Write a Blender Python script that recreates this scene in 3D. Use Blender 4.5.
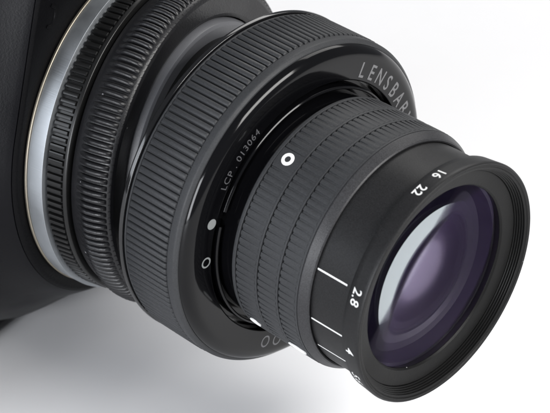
import bpy, math, random
from mathutils import Matrix, Vector
random.seed(4)
R = math.radians
S = bpy.context.scene
for o in list(bpy.data.objects): bpy.data.objects.remove(o)

# ------------------------------------------------------------------ measured set-up (millimetres)
# the camera sits at the origin of a frame with x right, y down, z forward
PITCH = R(32.163)
CX, CY, CZ = Vector((1, 0, 0)), Vector((0, -math.sin(PITCH), -math.cos(PITCH))), Vector((0, math.cos(PITCH), -math.sin(PITCH)))
PB_CAM = Vector((-17.1008, -13.3712, 422.5589))          # centre of the tilting ball
PA_CAM = Vector((33.0030, 14.9397, 382.3853))            # centre of the front rim
DA_CAM = Vector((0.71389, 0.40338, -0.57240))            # axis of the tilted front half
DB_CAM = Vector((0.85398, 0.27687, -0.44053))            # axis of the mount
AXIS_HEIGHT = 54.3                                       # mount axis above the table
def to_world(v): return CX * v.x + CY * v.y + CZ * v.z
SHIFT = Vector((0, 0, AXIS_HEIGHT)) - to_world(PB_CAM)
def frame(p_cam, d_cam):
    d = to_world(d_cam).normalized(); up = to_world(Vector((0, 1, 0)))
    u = up.cross(d).normalized(); v = d.cross(u)
    m = Matrix((u, v, d)).transposed().to_4x4(); m.translation = (to_world(p_cam) + SHIFT)
    return m
MM = 0.001
def metres(m):
    m = m.copy(); m.translation = m.translation * MM; return m
def upright(p_cam, d_cam):
    d = to_world(d_cam); d.z = 0; d.normalize(); y = Vector((0, 0, -1)); x = y.cross(d)
    m = Matrix((x, y, d)).transposed().to_4x4(); m.translation = (to_world(p_cam) + SHIFT); return m
FA, FB = metres(frame(PA_CAM, DA_CAM)), metres(frame(PB_CAM, DB_CAM))

# ------------------------------------------------------------------ camera
cam = bpy.data.cameras.new('camera'); co = bpy.data.objects.new('camera', cam); S.collection.objects.link(co)
co.location = SHIFT * MM; co.rotation_euler = (R(90) - PITCH, 0, 0)
cam.sensor_width = 36; cam.lens = 36 * 2000 / 550; cam.clip_start = .02; cam.clip_end = 20
cam.dof.use_dof = True; cam.dof.focus_distance = .395; cam.dof.aperture_fstop = 40
S.camera = co
S.render.resolution_x, S.render.resolution_y = 1024, 769

# ------------------------------------------------------------------ light
w = bpy.data.worlds.new('World'); S.world = w; w.use_nodes = True
w.node_tree.nodes['Background'].inputs[0].default_value = (.9, .93, 1, 1)
w.node_tree.nodes['Background'].inputs[1].default_value = .32
def softbox(name, loc, target, sx, sy, watts, col):
    l = bpy.data.lights.new(name, 'AREA'); l.shape = 'RECTANGLE'; l.size, l.size_y = sx, sy; l.energy = watts; l.color = col
    o = bpy.data.objects.new(name, l); S.collection.objects.link(o); o.location = loc
    o.rotation_euler = (Vector(target) - Vector(loc)).to_track_quat('-Z', 'Y').to_euler()
    return o
softbox('key_softbox', (.48, -.34, .46), (.05, -.05, .04), .46, .20, 6.6, (1, .985, .96))
softbox('backdrop_softbox', (.45, .75, .85), (.28, .35, 0), .9, .7, 9.5, (1, .985, .965))
softbox('side_softbox', (-.44, -.82, .25), (0, 0, .03), .30, .44, 9.5, (.94, .96, 1))
softbox('fill_softbox', (-.80, -.40, .34), (0, 0, .05), .42, .36, 3.2, (.88, .93, 1))
S.view_settings.view_transform = 'Standard'; S.view_settings.look = 'None'
S.view_settings.exposure = -.2; S.view_settings.gamma = 1; S.view_settings.use_curve_mapping = False
S.render.engine = 'CYCLES'

# ------------------------------------------------------------------ materials
SPACE = bpy.data.objects.new('tilt_lens', None); S.collection.objects.link(SPACE); SPACE.empty_display_size = .02
def plastic(name, col, rough=.45, spec=.5, grain=0., gscale=4000, dust=0., var=.15, coat=0, metal=0, fine=0.):
    m = bpy.data.materials.new(name); m.use_nodes = True; n = m.node_tree.nodes; L = m.node_tree.links
    b = n['Principled BSDF']
    b.inputs['Roughness'].default_value = rough; b.inputs['Specular IOR Level'].default_value = spec
    b.inputs['Metallic'].default_value = metal; b.inputs['Coat Weight'].default_value = coat; b.inputs['Coat Roughness'].default_value = .04
    tc = n.new('ShaderNodeTexCoord'); tc.object = SPACE; P = tc.outputs['Object']
    ns = n.new('ShaderNodeTexNoise'); ns.inputs['Scale'].default_value = 90; ns.inputs['Detail'].default_value = 5; L.new(P, ns.inputs['Vector'])
    mx = n.new('ShaderNodeMix'); mx.data_type = 'RGBA'
    mx.inputs[6].default_value = tuple(c * (1 - var) for c in col) + (1,); mx.inputs[7].default_value = tuple(c * (1 + var) for c in col) + (1,)
    L.new(ns.outputs['Fac'], mx.inputs[0]); out = mx.outputs[2]
    if fine:
        fn = n.new('ShaderNodeTexNoise'); fn.inputs['Scale'].default_value = 4500; fn.inputs['Detail'].default_value = 2; L.new(P, fn.inputs['Vector'])
        fm = n.new('ShaderNodeMapRange'); fm.inputs[1].default_value = .35; fm.inputs[2].default_value = .7; fm.inputs[3].default_value = 1 - fine; fm.inputs[4].default_value = 1 + fine * 1.6
        L.new(fn.outputs['Fac'], fm.inputs[0]); vm = n.new('ShaderNodeVectorMath'); vm.operation = 'SCALE'; L.new(out, vm.inputs[0]); L.new(fm.outputs[0], vm.inputs[3]); out = vm.outputs[0]
    rr = n.new('ShaderNodeMapRange'); rr.inputs[1].default_value = .3; rr.inputs[2].default_value = .7
    rr.inputs[3].default_value = rough * .85; rr.inputs[4].default_value = min(1, rough * 1.15)
    L.new(ns.outputs['Fac'], rr.inputs[0]); L.new(rr.outputs[0], b.inputs['Roughness'])
    if dust:
        vo = n.new('ShaderNodeTexVoronoi'); vo.inputs['Scale'].default_value = 420; L.new(P, vo.inputs['Vector'])
        lt = n.new('ShaderNodeMath'); lt.operation = 'LESS_THAN'; lt.inputs[1].default_value = .085; L.new(vo.outputs['Distance'], lt.inputs[0])
        sep = n.new('ShaderNodeSeparateColor'); L.new(vo.outputs['Color'], sep.inputs[0])
        gt = n.new('ShaderNodeMath'); gt.operation = 'GREATER_THAN'; gt.inputs[1].default_value = 1 - dust; L.new(sep.outputs[0], gt.inputs[0])
        mu = n.new('ShaderNodeMath'); mu.operation = 'MULTIPLY'; L.new(lt.outputs[0], mu.inputs[0]); L.new(gt.outputs[0], mu.inputs[1])
        m2 = n.new('ShaderNodeMix'); m2.data_type = 'RGBA'; m2.inputs[7].default_value = (.2, .2, .21, 1)
        L.new(mu.outputs[0], m2.inputs[0]); L.new(out, m2.inputs[6]); out = m2.outputs[2]
    L.new(out, b.inputs['Base Color'])
    if grain:
        g = n.new('ShaderNodeTexNoise'); g.inputs['Scale'].default_value = gscale; g.inputs['Detail'].default_value = 2; L.new(P, g.inputs['Vector'])
        bp = n.new('ShaderNodeBump'); bp.inputs['Strength'].default_value = grain; bp.inputs['Distance'].default_value = .0002
        L.new(g.outputs['Fac'], bp.inputs['Height']); L.new(bp.outputs[0], b.inputs['Normal'])
    return m
M = {
 'rubber': plastic('grip_rubber', (.027, .028, .030), .52, .26, .15, 2500, .03, fine=.15),
 'rubber_dark': plastic('collar_rubber', (.006, .006, .007), .38, .40, .2, 2500, .10),
 'anodised': plastic('anodised_black', (.011, .011, .0115), .46, .20, .12, 6000, .012, fine=.28),
 'anodised_light': plastic('anodised_charcoal', (.022, .022, .024), .44, .30, .15, 5000, .015, fine=.28),
 'satin': plastic('satin_black', (.006, .006, .006), .42, .13, .2, 4000, .01),
 'gloss': plastic('gloss_black', (.0025, .0025, .003), .10, .22, 0, 1, .008),
 'rim': plastic('polished_black', (.0035, .0035, .004), .10, .6),
 'edge': plastic('lens_edge_purple_sheen', (.016, .010, .024), .5, .3),  # purple of the coating's reflection painted into the dark edge colour
 'knurl': plastic('knurl_black', (.005, .005, .005), .30, .32, 0, 1, .01),
 'inner': plastic('inner_black', (.02, .02, .02), .55, .4),
 'ball': plastic('ball_grey', (.10, .102, .11), .45, .5, .12, 2500, .01),
 'body': plastic('body_black', (.0025, .0025, .003), .45, .08, .35, 2500),
 'body_side': plastic('body_side_black', (.0025, .0025, .0034), .38, .12, .12, 2500),
 'paint': plastic('white_paint', (.72, .72, .71), .5, .4, .2, 5000, 0, .08),
 'grey_paint': plastic('grey_paint', (.19, .20, .20), .5, .4, 0, 1, 0, .05),
 'etch': plastic('grey_etching', (.15, .15, .155), .5, .4, 0, 1, 0, .2),
 'serial': plastic('faint_etching', (.085, .085, .09), .5, .4, 0, 1, 0, .35),
 'gold': plastic('brass', (.36, .325, .265), .5, .5, 0, 1, 0, .1, 0, 1),
 'table': plastic('white_table', (.80, .80, .81), .6, .3, 0, 300, 0, .012),
}
# brushed silver: fine rings that run round the mount
ms = plastic('brushed_silver', (.38, .40, .42), .54, .5, 0, 1, 0, .06, 0, 1); n = ms.node_tree.nodes; L = ms.node_tree.links
wv = n.new('ShaderNodeTexNoise'); wv.inputs['Scale'].default_value = 60; mp = n.new('ShaderNodeMapping'); mp.inputs['Scale'].default_value = (1, 1, 90)
tcn = [q for q in n if q.type == 'TEX_COORD'][0]; L.new(tcn.outputs['Object'], mp.inputs[0]); L.new(mp.outputs[0], wv.inputs['Vector'])
bp = n.new('ShaderNodeBump'); bp.inputs['Strength'].default_value = .12; bp.inputs['Distance'].default_value = .0002
L.new(wv.outputs['Fac'], bp.inputs['Height']); L.new(bp.outputs[0], n['Principled BSDF'].inputs['Normal']); M['silver'] = ms
# coated glass: a clear pane whose surface throws back a tinted reflection that grows towards grazing
def coated(name, tint, f0, ior, clear=(1, 1, 1), rough=0.):
    m = bpy.data.materials.new(name); m.use_nodes = True; n = m.node_tree.nodes; L = m.node_tree.links; n.remove(n['Principled BSDF'])
    t = n.new('ShaderNodeBsdfTransparent'); t.inputs[0].default_value = (*clear, 1)
    g = n.new('ShaderNodeBsdfGlossy'); g.inputs['Roughness'].default_value = rough; g.inputs['Color'].default_value = (*tint, 1)
    g2 = n.new('ShaderNodeBsdfGlossy'); g2.inputs['Roughness'].default_value = .0; g2.inputs['Color'].default_value = (.95, .97, 1, 1)
    lw = n.new('ShaderNodeLayerWeight'); lw.inputs['Blend'].default_value = .5
    pw = n.new('ShaderNodeMath'); pw.operation = 'POWER'; pw.inputs[1].default_value = 5; L.new(lw.outputs['Facing'], pw.inputs[0])
    tm = n.new('ShaderNodeMixShader'); L.new(pw.outputs[0], tm.inputs[0]); L.new(g.outputs[0], tm.inputs[1]); L.new(g2.outputs[0], tm.inputs[2])
    mr = n.new('ShaderNodeMapRange'); mr.inputs[3].default_value = f0; mr.inputs[4].default_value = ior; L.new(pw.outputs[0], mr.inputs[0])
    mx = n.new('ShaderNodeMixShader'); L.new(mr.outputs[0], mx.inputs[0]); L.new(t.outputs[0], mx.inputs[1]); L.new(tm.outputs[0], mx.inputs[2])
    L.new(mx.outputs[0], n['Material Output'].inputs[0]); return m
def lens_glass(name, tint, amount, ior, tir):
    """refracting surface with a faint tinted coating reflection; past the critical angle it mirrors"""
    m = bpy.data.materials.new(name); m.use_nodes = True; n = m.node_tree.nodes; L = m.node_tree.links; n.remove(n['Principled BSDF'])
    rf = n.new('ShaderNodeBsdfRefraction'); rf.inputs['IOR'].default_value = ior; rf.inputs['Roughness'].default_value = 0; rf.inputs['Color'].default_value = (.93, .92, .97, 1)
    g = n.new('ShaderNodeBsdfGlossy'); g.inputs['Roughness'].default_value = 0; g.inputs['Color'].default_value = (*tint, 1)
    w_ = n.new('ShaderNodeBsdfGlossy'); w_.inputs['Roughness'].default_value = 0; w_.inputs['Color'].default_value = (.78, .81, .79, 1)
    fr = n.new('ShaderNodeFresnel'); fr.inputs['IOR'].default_value = ior
    k = n.new('ShaderNodeMath'); k.operation = 'MULTIPLY'; k.inputs[1].default_value = amount; L.new(fr.outputs[0], k.inputs[0])
    a = n.new('ShaderNodeMixShader'); L.new(k.outputs[0], a.inputs[0]); L.new(rf.outputs[0], a.inputs[1]); L.new(g.outputs[0], a.inputs[2])
    st = n.new('ShaderNodeMapRange'); st.inputs[1].default_value = .25; st.inputs[2].default_value = .9; L.new(fr.outputs[0], st.inputs[0])
    b = n.new('ShaderNodeMixShader'); L.new(st.outputs[0], b.inputs[0]); L.new(a.outputs[0], b.inputs[1]); L.new(w_.outputs[0], b.inputs[2])
    L.new(b.outputs[0], n['Material Output'].inputs[0]); return m
M['lens_front'] = lens_glass('coated_front_glass', (.52, .38, .95), .10, 1.50, 1)
M['lens_rear'] = lens_glass('coated_back_glass', (.60, .38, .95), .14, 1.50, 1)
M['glass3'] = coated('coated_inner_glass', (.80, .70, .82), .20, .8, rough=.24)

# ------------------------------------------------------------------ mesh helpers
def link(name, me, mat, parent=None, mw=None):
    o = bpy.data.objects.new(name, me); S.collection.objects.link(o)
    if mat is not None and not me.materials: me.materials.append(mat)
    if parent is not None: o.parent = parent
    if mw is not None: o.matrix_basis = mw
    return o
def mesh(name, vs, fs, smooth=True, sharp=math.radians(40)):
    me = bpy.data.meshes.new(name); me.from_pydata([tuple(c * MM for c in v) for v in vs], [], fs); me.validate(); me.update()
    if smooth:
        me.polygons.foreach_set('use_smooth', [True] * len(me.polygons)); me.set_sharp_from_angle(angle=sharp)
    return me
def fillet(pr, n=4):
    """pr: (z, r, fillet radius) -> polyline with rounded corners"""
    out = []
    for i, p in enumerate(pr):
        rad = p[2] if len(p) > 2 else 0
        if not rad or i in (0, len(pr) - 1): out.append((p[0], p[1])); continue
        P = Vector(p[:2]); a = Vector(pr[i - 1][:2]) - P; b = Vector(pr[i + 1][:2]) - P
        la, lb = a.length, b.length; a.normalize(); b.normalize()
        half = math.acos(max(-1, min(1, a.dot(b)))) / 2; t = min(rad / max(math.tan(half), 1e-4), la * .49, lb * .49); rad = t * math.tan(half)
        c = P + (a + b).normalized() * (rad / math.sin(half)); s = P + a * t - c; e = P + b * t - c
        ang = s.angle_signed(e)
        for k in range(n + 1):
            f = -ang * k / n; out.append((c.x + s.x * math.cos(f) - s.y * math.sin(f), c.y + s.x * math.sin(f) + s.y * math.cos(f)))
    return out
def lathe(name, pr, seg=240, closed=True, a0=0, a1=360, nf=4, sharp=40):
    pr = fillet(pr, nf); full = abs(a1 - a0) >= 360; ns = seg if full else seg + 1; m = len(pr); vs = []; fs = []
    for i in range(ns):
        t = R(a0 + (a1 - a0) * i / seg); c, s = math.cos(t), math.sin(t)
        vs += [(r * c, r * s, z) for z, r in pr]
    for i in range(seg):
        j = (i + 1) % ns if full else i + 1
        for k in range(m if closed else m - 1):
            k2 = (k + 1) % m; fs.append((i * m + k, j * m + k, j * m + k2, i * m + k2))
    if not full and closed: fs += [tuple(range(m)), tuple(range((ns - 1) * m, ns * m))[::-1]]
    me = mesh(name, vs, fs, True, R(sharp)); fixn(me); return me
def fixn(me):
    import bmesh
    bm = bmesh.new(); bm.from_mesh(me); bmesh.ops.recalc_face_normals(bm, faces=bm.faces); bm.to_mesh(me); bm.free()
def tag(o, label=None, cat=None, group=None, kind=None):
    for k, v in (('label', label), ('category', cat), ('group', group), ('kind', kind)):
        if v: o[k] = v
    return o
def grid_patch(nx, ny, fn, thick):
    """closed sheet: fn(i/nx, j/ny, h) gives a vertex, h = 0 bottom .. 1 top"""
    vs = []; fs = []
    for h in (1, 0):
        for j in range(ny + 1):
            for i in range(nx + 1): vs.append(fn(i / nx, j / ny, h))
    st = nx + 1; off = st * (ny + 1)
    for j in range(ny):
        for i in range(nx):
            a = j * st + i; fs.append((a, a + 1, a + st + 1, a + st))
            if thick: b = a + off; fs.append((b, b + st, b + st + 1, b + 1))
    if thick:
        rim = list(range(0, st)) + [st * j + nx for j in range(1, ny + 1)] + [st * ny + i for i in range(nx - 1, -1, -1)] + [st * j for j in range(ny - 1, 0, -1)]
        for k in range(len(rim)):
            a, b = rim[k], rim[(k + 1) % len(rim)]; fs.append((a, a + off, b + off, b))
    else: vs = vs[:off]
    return vs, fs
def bar_mesh(name, z0, z1, r0, r1, wdeg, rnd=.25, ends=.3, taper=0.0, rear_cut=0.0, nx=6, ny=6):
    """raised bar along the axis at angle 0: crowned across, eased at its ends"""
    def xs(k, n):
        return k
    prof = [(-1, 0), (-.92, .55), (-.72, .92), (0, 1), (.72, .92), (.92, .55), (1, 0)]
    lens = [(0, 0, .9), (ends * .25, .6, .96), (ends, 1, 1), (1 - ends, 1, 1), (1 - ends * .25, .6, .98), (1, 0, .95)]
    vs = []; fs = []
    for (f, hz, wz) in lens:
        z = z0 + (z1 - z0) * f; cut = 1 - rear_cut * max(0, 1 - f / .10)
        for (x, h) in prof:
            rr = r0 + (r1 - r0) * min(h, hz if hz < 1 else 1) * (1 - taper * (1 - f)); t = R(wdeg / 2 * x * wz * cut)
            vs.append((rr * math.cos(t), rr * math.sin(t), z))
    m = len(prof)
    for a in range(len(lens) - 1):
        for b in range(m - 1): fs.append((a * m + b, a * m + b + 1, (a + 1) * m + b + 1, (a + 1) * m + b))
    me = mesh(name, vs, fs, True, R(50)); fixn(me)
    return me
def ring_of(me, name, count, parent, mat, keep=lambda a: True, phase=0, stuff_name=None):
    """copies of a bar round the axis: the ones in view are objects of their own, the rest one mesh"""
    rest = []
    for k in range(count):
        a = (360 * k / count + phase + 180) % 360 - 180
        if keep(a): link(name, me, mat, parent, Matrix.Rotation(R(a), 4, 'Z'))
        elif keep(a) is False: rest.append(a)
    if rest:
        vs = []; fs = []
        for a in rest:
            m = Matrix.Rotation(R(a), 3, 'Z'); o = len(vs)
            vs += [tuple((m @ v.co) / MM) for v in me.vertices]; fs += [tuple(o + i for i in p.vertices) for p in me.polygons]
        tag(link(stuff_name or name + '_row', mesh(name, vs, fs, True, R(50)), mat, parent), kind='stuff')
def glyphs(txt, size, squeeze=1, space=1.0, bold=0.0):
    cu = bpy.data.curves.new('t', 'FONT'); cu.body = txt; cu.size = size; cu.space_character = space; cu.align_x = 'CENTER'; cu.align_y = 'CENTER'
    cu.offset = bold; cu.resolution_u = 4
    o = bpy.data.objects.new('t', cu); S.collection.objects.link(o); bpy.context.view_layer.update()
    me = bpy.data.meshes.new_from_object(o.evaluated_get(bpy.context.evaluated_depsgraph_get()))
    xs = [v.co.x for v in me.vertices]; mid = (min(xs) + max(xs)) / 2
    vs = [((v.co.x - mid) * squeeze, v.co.y) for v in me.vertices]; fs = [tuple(p.vertices) for p in me.polygons]
    bpy.data.objects.remove(o); bpy.data.meshes.remove(me); return vs, fs
def text_on_face(name, txt, size, theta, rad, z, mat, parent, squeeze=1, space=1.0, bold=0.0):
    """reads clockwise for someone in front of the lens, tops outwards"""
    vs, fs = glyphs(txt, size, squeeze, space, bold)
    out = []
    for x, y in vs:
        t = R(theta) - x / rad; r = rad + y; out.append((r * math.cos(t), r * math.sin(t), z(r) + .02))
    return link(name, mesh(name, out, fs, False), mat, parent)
def text_on_barrel(name, txt, size, theta, zc, rfun, mat, parent, squeeze=1, bold=0.0):
    """runs round the barrel with its tops towards the front"""
    vs, fs = glyphs(txt, size, squeeze, 1.05, bold)
    import bmesh
    bm = bmesh.new(); bv = [bm.verts.new((x, y, 0)) for x, y in vs]
    for f in fs: bm.faces.new([bv[i] for i in f])
    for k in range(-8, 9):
        bmesh.ops.bisect_plane(bm, geom=bm.verts[:] + bm.edges[:] + bm.faces[:], plane_co=(0, k * .2, 0), plane_no=(0, 1, 0), dist=1e-6)
        bmesh.ops.bisect_plane(bm, geom=bm.verts[:] + bm.edges[:] + bm.faces[:], plane_co=(k * .4, 0, 0), plane_no=(1, 0, 0), dist=1e-6)
    bm.verts.index_update(); vs = [(v.co.x, v.co.y) for v in bm.verts]; fs = [tuple(v.index for v in f.verts) for f in bm.faces]; bm.free()
    out = []
    for x, y in vs:
        r = rfun(zc + y) + .03; t = R(theta) + x / r; out.append((r * math.cos(t), r * math.sin(t), zc + y))
    return link(name, mesh(name, out, fs, False), mat, parent)
def disc_face(name, theta, rad, z, r_out, r_in, mat, parent):
    vs = []; fs = []; N = 40; cx, cy = rad * math.cos(R(theta)), rad * math.sin(R(theta))
    for i in range(N):
        a = 2 * math.pi * i / N
        for q in (r_out, r_in):
            x, y = cx + q * math.cos(a), cy + q * math.sin(a); vs.append((x, y, z(math.hypot(x, y)) + .02))
    for i in range(N): j = (i + 1) % N; fs.append((2 * i, 2 * j, 2 * j + 1, 2 * i + 1))
    return link(name, mesh(name, vs, fs, False), mat, parent)
def disc_barrel(name, theta, zc, rad, ra, rz, inner, mat, parent):
    vs = []; fs = []; N = 40; rows = [(1, rad - .3), (1, rad - .03), (.97, rad)]
    rows += [(inner + (1 - inner) * f, rad) for f in (.7, .4, .15)] + [(max(inner, .01), rad)] + ([(inner, rad - .3)] if inner else [])
    for k, r in rows:
        for i in range(N):
            a = 2 * math.pi * i / N; t = R(theta) + k * ra * math.cos(a) / rad; vs.append((r * math.cos(t), r * math.sin(t), zc + k * rz * math.sin(a)))
    for q in range(len(rows) - 1):
        for i in range(N): j = (i + 1) % N; fs.append((q * N + i, q * N + j, (q + 1) * N + j, (q + 1) * N + i))
    me = mesh(name, vs, fs, True, R(30)); fixn(me); return link(name, me, mat, parent)

# ------------------------------------------------------------------ the table
me = mesh('table', [(-900, -900, 0), (1200, -900, 0), (1200, 1300, 0), (-900, 1300, 0), (-900, -900, -20), (1200, -900, -20), (1200, 1300, -20), (-900, 1300, -20)],
          [(0, 1, 2, 3), (7, 6, 5, 4), (0, 4, 5, 1), (1, 5, 6, 2), (2, 6, 7, 3), (3, 7, 4, 0)], False)
tag(link('tabletop', me, M['table']), 'white matte tabletop under the camera', None, None, 'structure')

# ------------------------------------------------------------------ the camera body
base = Vector((FB.translation.x, FB.translation.y, 0))
def empty(name, loc):
    o = bpy.data.objects.new(name, None); S.collection.objects.link(o); o.location = loc; o.empty_display_size = .02; return o
camera_root = empty('camera_body', base); lens_root = SPACE; lens_root.location = base
RB = Matrix.Translation(-base) @ FB; RU = Matrix.Translation(-base) @ metres(upright(PB_CAM, DB_CAM)); RA = Matrix.Translation(-base) @ FA
tag(camera_root, 'black plastic camera body behind the silver mount ring', 'camera')
tag(lens_root, 'black tilting camera lens with ribbed rings and silver mount ring', 'lens')

def outline(n=144):
    """front edge of the mirror box: round below, sides that lean in towards the prism, flat top (second axis points down)"""
    pts = []; t0 = R(-19.5)
    for i in range(n):
        t = 2 * math.pi * i / n; c, q = abs(math.cos(t)), math.sin(t); a = math.atan2(q, c)
        if a >= t0: r = 38.0
        else:
            r1 = 38.0 / max(math.cos(a - t0), .02); r2 = 53 / abs(q); r = (r1 ** -14 + r2 ** -14) ** (-1 / 14)
        pts.append((r * math.cos(t), r * math.sin(t)))
    return pts
OUT = outline()
def section(z, off, flat=54.0, fixed=None):
    res = []
    for (x, y) in OUT:
        l = math.hypot(x, y); f = (l + off) / l if fixed is None else fixed / l
        res.append((x * f, min(y * f, flat), z))
    return res
def skin(name, secs, mat):
    vs = [p for q in secs for p in q]; N = len(OUT); fs = []
    for a in range(len(secs) - 1):
        for i in range(N): j = (i + 1) % N; fs.append((a * N + i, a * N + j, (a + 1) * N + j, (a + 1) * N + i))
    me = mesh(name, vs, fs, True, R(35)); fixn(me); return link(name, me, M[mat], camera_root, RU)
skin('mount_plate', [section(-19.5, 0, fixed=33.5), section(-17.9, 0, fixed=34.4), section(-17.9, -.9), section(-18.0, -.45), section(-18.25, -.1), section(-18.6, .2), section(-19.4, -.6)], 'body')
skin('mirror_box', [section(-19.2, -.4), section(-18.75, .12), section(-18.78, .35), section(-19.3, .75), section(-20, 1.2), section(-22, 2.35), section(-24, 3.5), section(-26, 4.7), section(-28, 6.2), section(-30, 7.8), section(-33, 10.2), section(-36, 12.4), section(-39, 13.8), section(-46, 14.2), section(-46, 6)], 'body_side')
def rounded_box(name, u0, u1, v0, v1, z0, z1, rad=8, edge=3):
    import bmesh
    bm = bmesh.new(); ring = []
    N = 10
    def rr(i): 
        r = rad - i; pts = []
        for (cu, cv, a0) in ((u1 - rad, v1 - rad, 0), (u0 + rad, v1 - rad, 90), (u0 + rad, v0 + rad, 180), (u1 - rad, v0 + rad, 270)):
            for k in range(N + 1): a = R(a0 + 90 * k / N); pts.append((cu + r * math.cos(a), cv + r * math.sin(a)))
        return pts
    secs = []
    for k in range(5): a = R(90 * k / 4); secs.append((z1 - edge + edge * math.cos(a), edge - edge * math.sin(a)))
    for k in range(5): a = R(90 * k / 4); secs.append((z0 + edge - edge * math.sin(a), edge - edge * math.cos(a)))
    vs = []; fs = []; n4 = 4 * (N + 1)
    for z, i in secs: vs += [(x, y, z) for x, y in rr(i)]
    for a in range(len(secs) - 1):
        for i in range(n4): j = (i + 1) % n4; fs.append((a * n4 + i, a * n4 + j, (a + 1) * n4 + j, (a + 1) * n4 + i))
    fs += [tuple(range(n4)), tuple(range((len(secs) - 1) * n4, len(secs) * n4))[::-1]]
    me = mesh(name, vs, fs, True, R(35)); fixn(me); return me
link('body_shell', rounded_box('body_shell', -76, 66, -34, 54.2, -76, -41, 9, 4), M['body_side'], camera_root, RU)
# small moulded hook mark on the mirror box
vs = []; fs = []; K = 18; cu, cv = 41.8 * math.cos(R(-28.4)), 41.8 * math.sin(R(-28.4)); path = []
for i in range(K + 1):
    a = R(-75 + 190 * i / K); path.append((cu - 1.5 * math.cos(a), cv + 2.1 * math.sin(a)))
path = [(cu + .9, cv - 2.3)] + path
for i, (x, y) in enumerate(path):
    x2, y2 = path[min(i + 1, len(path) - 1)]; x1, y1 = path[max(i - 1, 0)]; dx, dy = x2 - x1, y2 - y1; l = math.hypot(dx, dy); nx, ny = -dy / l, dx / l
    for (s, h) in ((-.42, -17.95), (-.3, -17.7), (.3, -17.7), (.42, -17.95)): vs.append((x + nx * s, y + ny * s, h))
for i in range(len(path) - 1):
    for k in range(3): fs.append((4 * i + k, 4 * i + k + 1, 4 * i + 5 + k, 4 * i + 4 + k))
me = mesh('moulded_mark', vs, fs, True, R(60)); link('moulded_mark', me, M['body'], camera_root, RB)

# ------------------------------------------------------------------ lens, mount half (axis B)
def partB(name, pr, mat, parent=lens_root, **k): return link(name, lathe(name, pr, **k), M[mat], parent, RB if parent is lens_root else None)
def partA(name, pr, mat, parent=lens_root, **k): return link(name, lathe(name, pr, **k), M[mat], parent, RA if parent is lens_root else None)
mount = partB('mount_ring', [(-17.0, 33), (-17.0, 35.35, .1), (-13.0, 35.8, .06), (-12.95, 35.2), (-12.6, 33)], 'silver')
partB('gold_rim', [(-17.8, 34.0), (-17.7, 35.5, .2), (-17.05, 35.6, .2), (-17.05, 34.0)], 'gold', mount)
kn = partB('knurled_ring', [(-12.9, 32), (-12.9, 34.35), (-8.75, 34.35), (-8.6, 34.9, .15), (-7.75, 34.75, .35), (-7.6, 33.5), (-7.6, 32)], 'knurl')
kb = bar_mesh('ridge', -12.6, -8.7, 34.25, 35.05, 1.75, ends=.06)
ring_of(kb, 'ridge', 140, kn, M['knurl'])
rub_r = lambda z: 34.95 - .045 * (z + 2.2) ** 2
rubp = [(-7.3, 31), (-7.3, 33.7, .3)] + [(z, rub_r(z)) for z in (-6.9, -6, -5, -4, -3, -2, -1, 0, 1, 1.9)] + [(2.35, 33.7, .3), (2.6, 33.0, .3), (1.95, 28.7, .4), (1.6, 27.9), (-2, 27.9), (-2, 31)]
rub = partB('ribbed_ring', rubp, 'rubber_dark')
def rib_mesh():
    vs = []; fs = []; st = [(-6.3, 0, .8), (-5.2, .16, .88), (-4.4, .34, .94), (-3.9, .62, .98), (-3.4, .95, 1), (-2.2, 1.05, 1), (-.5, 1, 1), (.9, .9, .98), (1.5, .6, .92), (1.8, 0, .8)]
    P = 9
    for (z, h, wz) in st:
        for i in range(P):
            a = math.pi * i / (P - 1); t = R(-1.0 * wz * math.cos(a)); r = rub_r(z) - .12 + 1.0 * h * math.sin(a) ** .8; vs.append((r * math.cos(t), r * math.sin(t), z))
    for a in range(len(st) - 1):
        for b in range(P - 1): fs.append((a * P + b, a * P + b + 1, (a + 1) * P + b + 1, (a + 1) * P + b))
    me = mesh('rib', vs, fs, True, R(70)); fixn(me); return me
ring_of(rib_mesh(), 'rib', 150, rub, M['rubber_dark'])
# row of tiny moulded dots beside the ribs
vs = []; fs = []
for k in range(150):
    t0 = 2 * math.pi * (k + .5) / 150
    for (dt, z, r) in ((-.005, 1.95, 33.9), (.005, 1.95, 33.9), (.005, 2.35, 33.4), (-.005, 2.35, 33.4), (-.0035, 2.05, 34.12), (.0035, 2.05, 34.12), (.0035, 2.33, 33.85), (-.0035, 2.33, 33.85)):
        vs.append((r * math.cos(t0 + dt), r * math.sin(t0 + dt), z))
    o = 8 * k; fs += [tuple(o + i for i in f) for f in ((4, 5, 6, 7), (0, 1, 5, 4), (1, 2, 6, 5), (2, 3, 7, 6), (3, 0, 4, 7))]
me = mesh('dot_row', vs, fs, True); fixn(me); tag(link('dot_row', me, M['rubber_dark'], rub), kind='stuff')
partB('tilt_collar', [(1.0, 22), (1.0, 27.6), (1.8, 27.5), (3.0, 27.1, .25), (3.3, 26.4, .1), (3.3, 22)], 'ball')
ballp = []
for k in range(25):
    z = 3.35 + 15 * k / 24; ballp.append((z, math.sqrt(max(0, 24.6 ** 2 - (z - 8) ** 2))))
partB('tilt_ball', [(3.35, 18)] + ballp + [(18.4, 18)], 'knurl')  # black finish stands for the fluted ring's shadow on the ball

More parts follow.
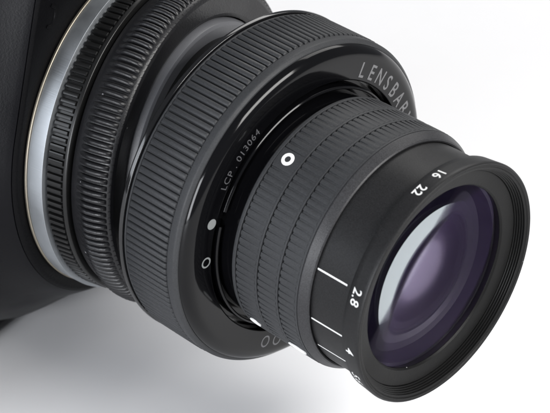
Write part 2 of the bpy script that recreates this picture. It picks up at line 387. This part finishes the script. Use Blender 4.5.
# ------------------------------------------------------------------ lens, tilted half (axis A)
PH = 0
ring = partA('focus_ring', [(-53.0, 30), (-53.0, 35.3, .2), (-52.5, 35.45, .15), (-52.35, 35.1), (-40.75, 35.1), (-40.6, 35.5, .2), (-38.9, 35.55, .6), (-38.3, 34.9, .2), (-38.3, 33), (-38.3, 30)], 'rubber')
fl = bar_mesh('flute', -52.3, -40.7, 35.0, 35.72, 1.98, ends=.035)
ring_of(fl, 'flute', 152, ring, M['rubber'])
partA('rear_rim', [(-54.5, 29.2), (-54.6, 35.1, .5), (-54.1, 35.85, .35), (-53.15, 35.75, .2), (-53.05, 34.6), (-53.05, 30), (-50, 29.2)], 'rim')
FACE_Z = lambda r: -36.45 - max(0, (r - 31.6)) ** 2 * .11
facep = [(-46, 28.2), (-40.5, 33.6), (-39.3, 33.8), (-39.0, 34.6)]
for k in range(15):
    a = R(4 + 82 * k / 14); facep.append((-38.85 + 2.43 * math.sin(a), 31.75 + 2.95 * math.cos(a)))
facep += [(-36.41, 31.2), (-36.45, 27.5, .35), (-41, 27.4), (-46, 27.6)]
face = partA('front_bezel', facep, 'gloss', nf=4)
zf = lambda r: -36.42
for k, ch in enumerate('LENSBABY'): text_on_face('letter', ch, 4.55, -93.4 - 6.35 * k, 29.75, zf, M['etch'], face, .80, 1, .05)
for a in (91.4, 98.4): text_on_face('letter', 'O', 3.9, a, 29.9, zf, M['etch'], face, .85, 1, 0)
text_on_face('serial_number', 'LCP . 013064', 2.35, -20.5, 28.95, zf, M['serial'], face, .93, 1.12, -.01)
disc_face('index_dot', 6.9, 28.95, zf, 1.12, .01, M['grey_paint'], face)
disc_face('index_ring', 23.6, 29.0, zf, 1.18, .82, M['grey_paint'], face)
sleeve = partA('inner_sleeve', [(-45, 27.1), (-39.6, 27.1), (-39.6, 26.3, .1), (-38, 25.9), (-38, 24.6), (-33, 24.6), (-33, 23.9), (-45, 23.9)], 'gloss')
partA('lip', [(-39.5, 26.0), (-39.5, 26.4), (-36.5, 26.35, .2), (-36.25, 26.05, .12), (-36.3, 25.75, .1), (-38.0, 25.7)], 'gloss', sleeve, a0=9, a1=362, seg=230)

gp = [(-33.1, 24.2), (-33.1, 25.2, .2), (-32.75, 25.62, .25), (-31.98, 25.62, .08)]
B0 = [(-31.95, -26.55), (-26.1, -20.95), (-20.5, -15.95)]
for i, (z0, z1) in enumerate(B0):
    gp += [(z0, 24.75), (z0 + .30, 24.8), (z0 + .36, 25.44), (z1, 25.56), (z1 + .02, 25.6, .08)]
    if i < 2: gp += [(z1 + .42, 25.6, .08)]
gp += [(-15.5, 25.58), (-15.5, 23.95), (-31, 23.95)]
grip = partA('rubber_grip', gp, 'rubber')
partA('grip_front_rim', [(-15.48, 24.0), (-15.48, 25.5, .12), (-15.2, 25.5, .15), (-13.55, 24.62, .12), (-13.3, 24.35, .1), (-13.45, 24.0, .1)], 'anodised_light')
for i, (z0, z1) in enumerate(B0):
    pad = bar_mesh('pad', z0 + .12, z1 + .03, 24.7, 25.66, 3.14, ends=.03, rear_cut=.13)
    blank = (lambda a: abs(a + 31) < 4.3) if i == 0 else (lambda a: False)
    ring_of(pad, 'pad', 108, grip, M['rubber'], keep=lambda a, b=blank: None if b(a) else (-165 < a < 105), phase=(0, 1.1, 0.4)[i])
vs, fs = grid_patch(12, 4, lambda x, y, h: ((25.64 * h + 24.8 * (1 - h)) * math.cos(R(-35.1 + 8.2 * x)), (25.64 * h + 24.8 * (1 - h)) * math.sin(R(-35.1 + 8.2 * x)), -31.8 + 5.3 * y), True)
me = mesh('plain_pad', vs, fs, True, R(40)); fixn(me); link('plain_pad', me, M['rubber'], grip)
disc_barrel('white_ring_mark', -30.9, -29.35, 25.70, 1.36, 1.36, .48, M['paint'], grip)
disc_barrel('white_dot_mark', 58.6, -30.2, 25.78, 1.35, 1.35, 0, M['paint'], grip)
disc_barrel('white_oval_mark', 59.6, -18.95, 25.80, 1.3, 2.35, 0, M['paint'], grip)

bar = partA('inner_barrel', [(-30, 20), (-30, 23.85), (-4.45, 23.85), (-4.45, 20)], 'anodised')
def tick(theta, z0, z1, wd):
    vs, fs = grid_patch(2, 1, lambda x, y, h: ((23.87 + .0 * h) * math.cos(R(theta - wd + 2 * wd * x)), 23.87 * math.sin(R(theta - wd + 2 * wd * x)), z0 + (z1 - z0) * y), False)
    link('scale_line', mesh('scale_line', vs, fs, False), M['paint'], bar)
tick(5.1, -13.3, -5.85, .42); tick(31.5, -13.3, -5.45, .42); tick(50.3, -13.3, -5.75, .42)

def ap_r(z):
    pts = [(-4.25, 25.0), (-3, 25.13), (-2, 25.24), (-1, 25.36), (0, 25.2)]
    for (a, b), (c, d) in zip(pts, pts[1:]):
        if z <= c: return b + (d - b) * max(0, (z - a)) / (c - a)
    return 25.2
ap = [(-4.3, 22), (-4.38, 24.8), (-4.36, 24.93, .05), (-4.25, 25.0)] + [(z, ap_r(z)) for z in (-3, -2, -1.0)] + [(-.5, 25.40), (-.15, 25.28), (.0, 25.08), (-.05, 24.9), (-.4, 24.75), (-2.6, 24.6), (-2.6, 22)]
thr = [(-2.6, 24.55), (-.45, 24.7), (-.06, 24.86), (-.08, 24.5), (-.25, 24.32)]
z, q = -.3, 24.3
for k in range(5): thr += [(z, q), (z - .1, q - .42), (z - .22, q - .46), (z - .36, q - .12)]; z -= .42; q -= .24
thr += [(-2.6, 23.0)]
apr = partA('aperture_ring', ap, 'anodised', sharp=55)
partA('filter_thread', thr, 'satin', apr, sharp=30)
text_on_barrel('f_number', '2.8', 3.0, 6.6, -2.45, ap_r, M['paint'], apr, .95, .02)
text_on_barrel('f_number', '4', 3.0, 34.0, -2.45, ap_r, M['paint'], apr, 1, .02)
text_on_barrel('f_number', '5.6', 3.0, 53.4, -2.45, ap_r, M['paint'], apr, .95, .02)
text_on_barrel('f_number', '22', 2.8, -47.3, -2.5, ap_r, M['paint'], apr, .95, .04)
text_on_barrel('f_number', '16', 2.8, -59.6, -2.5, ap_r, M['paint'], apr, .95, .04)
bz = partA('lens_bezel', [(-2.35, 22.95), (-2.3, 22.7, .15), (-2.75, 19.75, .15), (-3.1, 19.4, .1), (-3.3, 19.35), (-3.3, 22.9)], 'satin')
def cap(name, r, z_edge, sag, mat, parent, seg=120, rings=28, edge=0):
    Rr = (r * r + sag * sag) / (2 * abs(sag)); sg = 1 if sag > 0 else -1; vs = [(0, 0, z_edge + sag)]; fs = []
    for k in range(1, rings + 1):
        q = r * k / rings; z = z_edge + sag - sg * (Rr - math.sqrt(Rr * Rr - q * q))
        for i in range(seg): t = 2 * math.pi * i / seg; vs.append((q * math.cos(t), q * math.sin(t), z))
    for i in range(seg): fs.append((0, 1 + i, 1 + (i + 1) % seg))
    for k in range(rings - 1):
        for i in range(seg):
            j = (i + 1) % seg; a = 1 + k * seg; b = a + seg; fs.append((a + i, b + i, b + j, a + j))
    me = mesh(name, vs, fs, True, R(80)); return link(name, me, M[mat], parent, RA if parent is lens_root else None)
def lens_solid(name, r, z0, sag0, z1, sag1, mats, seg=144, rings=30):
    vs = []; fs = []; mi = []
    def zz(q, ze, sag):
        Rr = (r * r + sag * sag) / (2 * abs(sag)); sg = 1 if sag > 0 else -1; return ze + sag - sg * (Rr - math.sqrt(Rr * Rr - q * q))
    for (ze, sag) in ((z0, sag0), (z1, sag1)):
        vs.append((0, 0, ze + sag))
        for k in range(1, rings + 1):
            q = r * k / rings
            for i in range(seg): t = 2 * math.pi * i / seg; vs.append((q * math.cos(t), q * math.sin(t), zz(q, ze, sag)))
    half = 1 + rings * seg
    for h in (0, 1):
        o = h * half
        for i in range(seg):
            j = (i + 1) % seg; f = (o, o + 1 + i, o + 1 + j); fs.append(f if h == 0 else f[::-1]); mi.append(h)
            for k in range(rings - 1):
                a = o + 1 + k * seg; b = a + seg; f = (a + i, b + i, b + j, a + j); fs.append(f if h == 0 else f[::-1]); mi.append(h)
    for i in range(seg):
        j = (i + 1) % seg; a = 1 + (rings - 1) * seg; b = half + a; fs.append((a + i, b + i, b + j, a + j)); mi.append(2)
    me = mesh(name, vs, fs, True, R(25)); fixn(me)
    for m in mats: me.materials.append(M[m])
    me.polygons.foreach_set('material_index', mi)
    return link(name, me, None, lens_root, RA)
fe = lens_solid('front_element', 19.35, -3.2, 2.2, -8.0, -1.25, ('lens_front', 'lens_rear', 'edge'))
cell = partA('lens_cell', [(-30, 22.5), (-3.4, 22.5), (-3.4, 19.4), (-8.3, 19.38), (-8.4, 18.6), (-13.0, 17.8), (-13.4, 16.8, .2), (-14.0, 16.2, .2), (-14.0, 15.8), (-16, 15), (-24, 14.4), (-24, 0.01), (-30, 0.01)], 'inner')
cap('inner_element', 15.8, -14.2, 4.0, 'glass3', lens_root)
# ------------------------------------------------------------------ labels of parts that differ from the rest of the lens
for part_name, text in (('mount_ring', 'brushed silver ring where the lens meets the camera'), ('gold_rim', 'thin pale gold line behind the silver ring'),
                        ('tilt_collar', 'smooth grey collar behind the wide fluted ring'), ('front_element', 'purple coated front glass with a pale crescent reflection'),
                        ('white_ring_mark', 'small white ring printed on the rubber grip')):
    for o in bpy.data.objects:
        if o.name.split('.')[0] == part_name: o['label'] = text
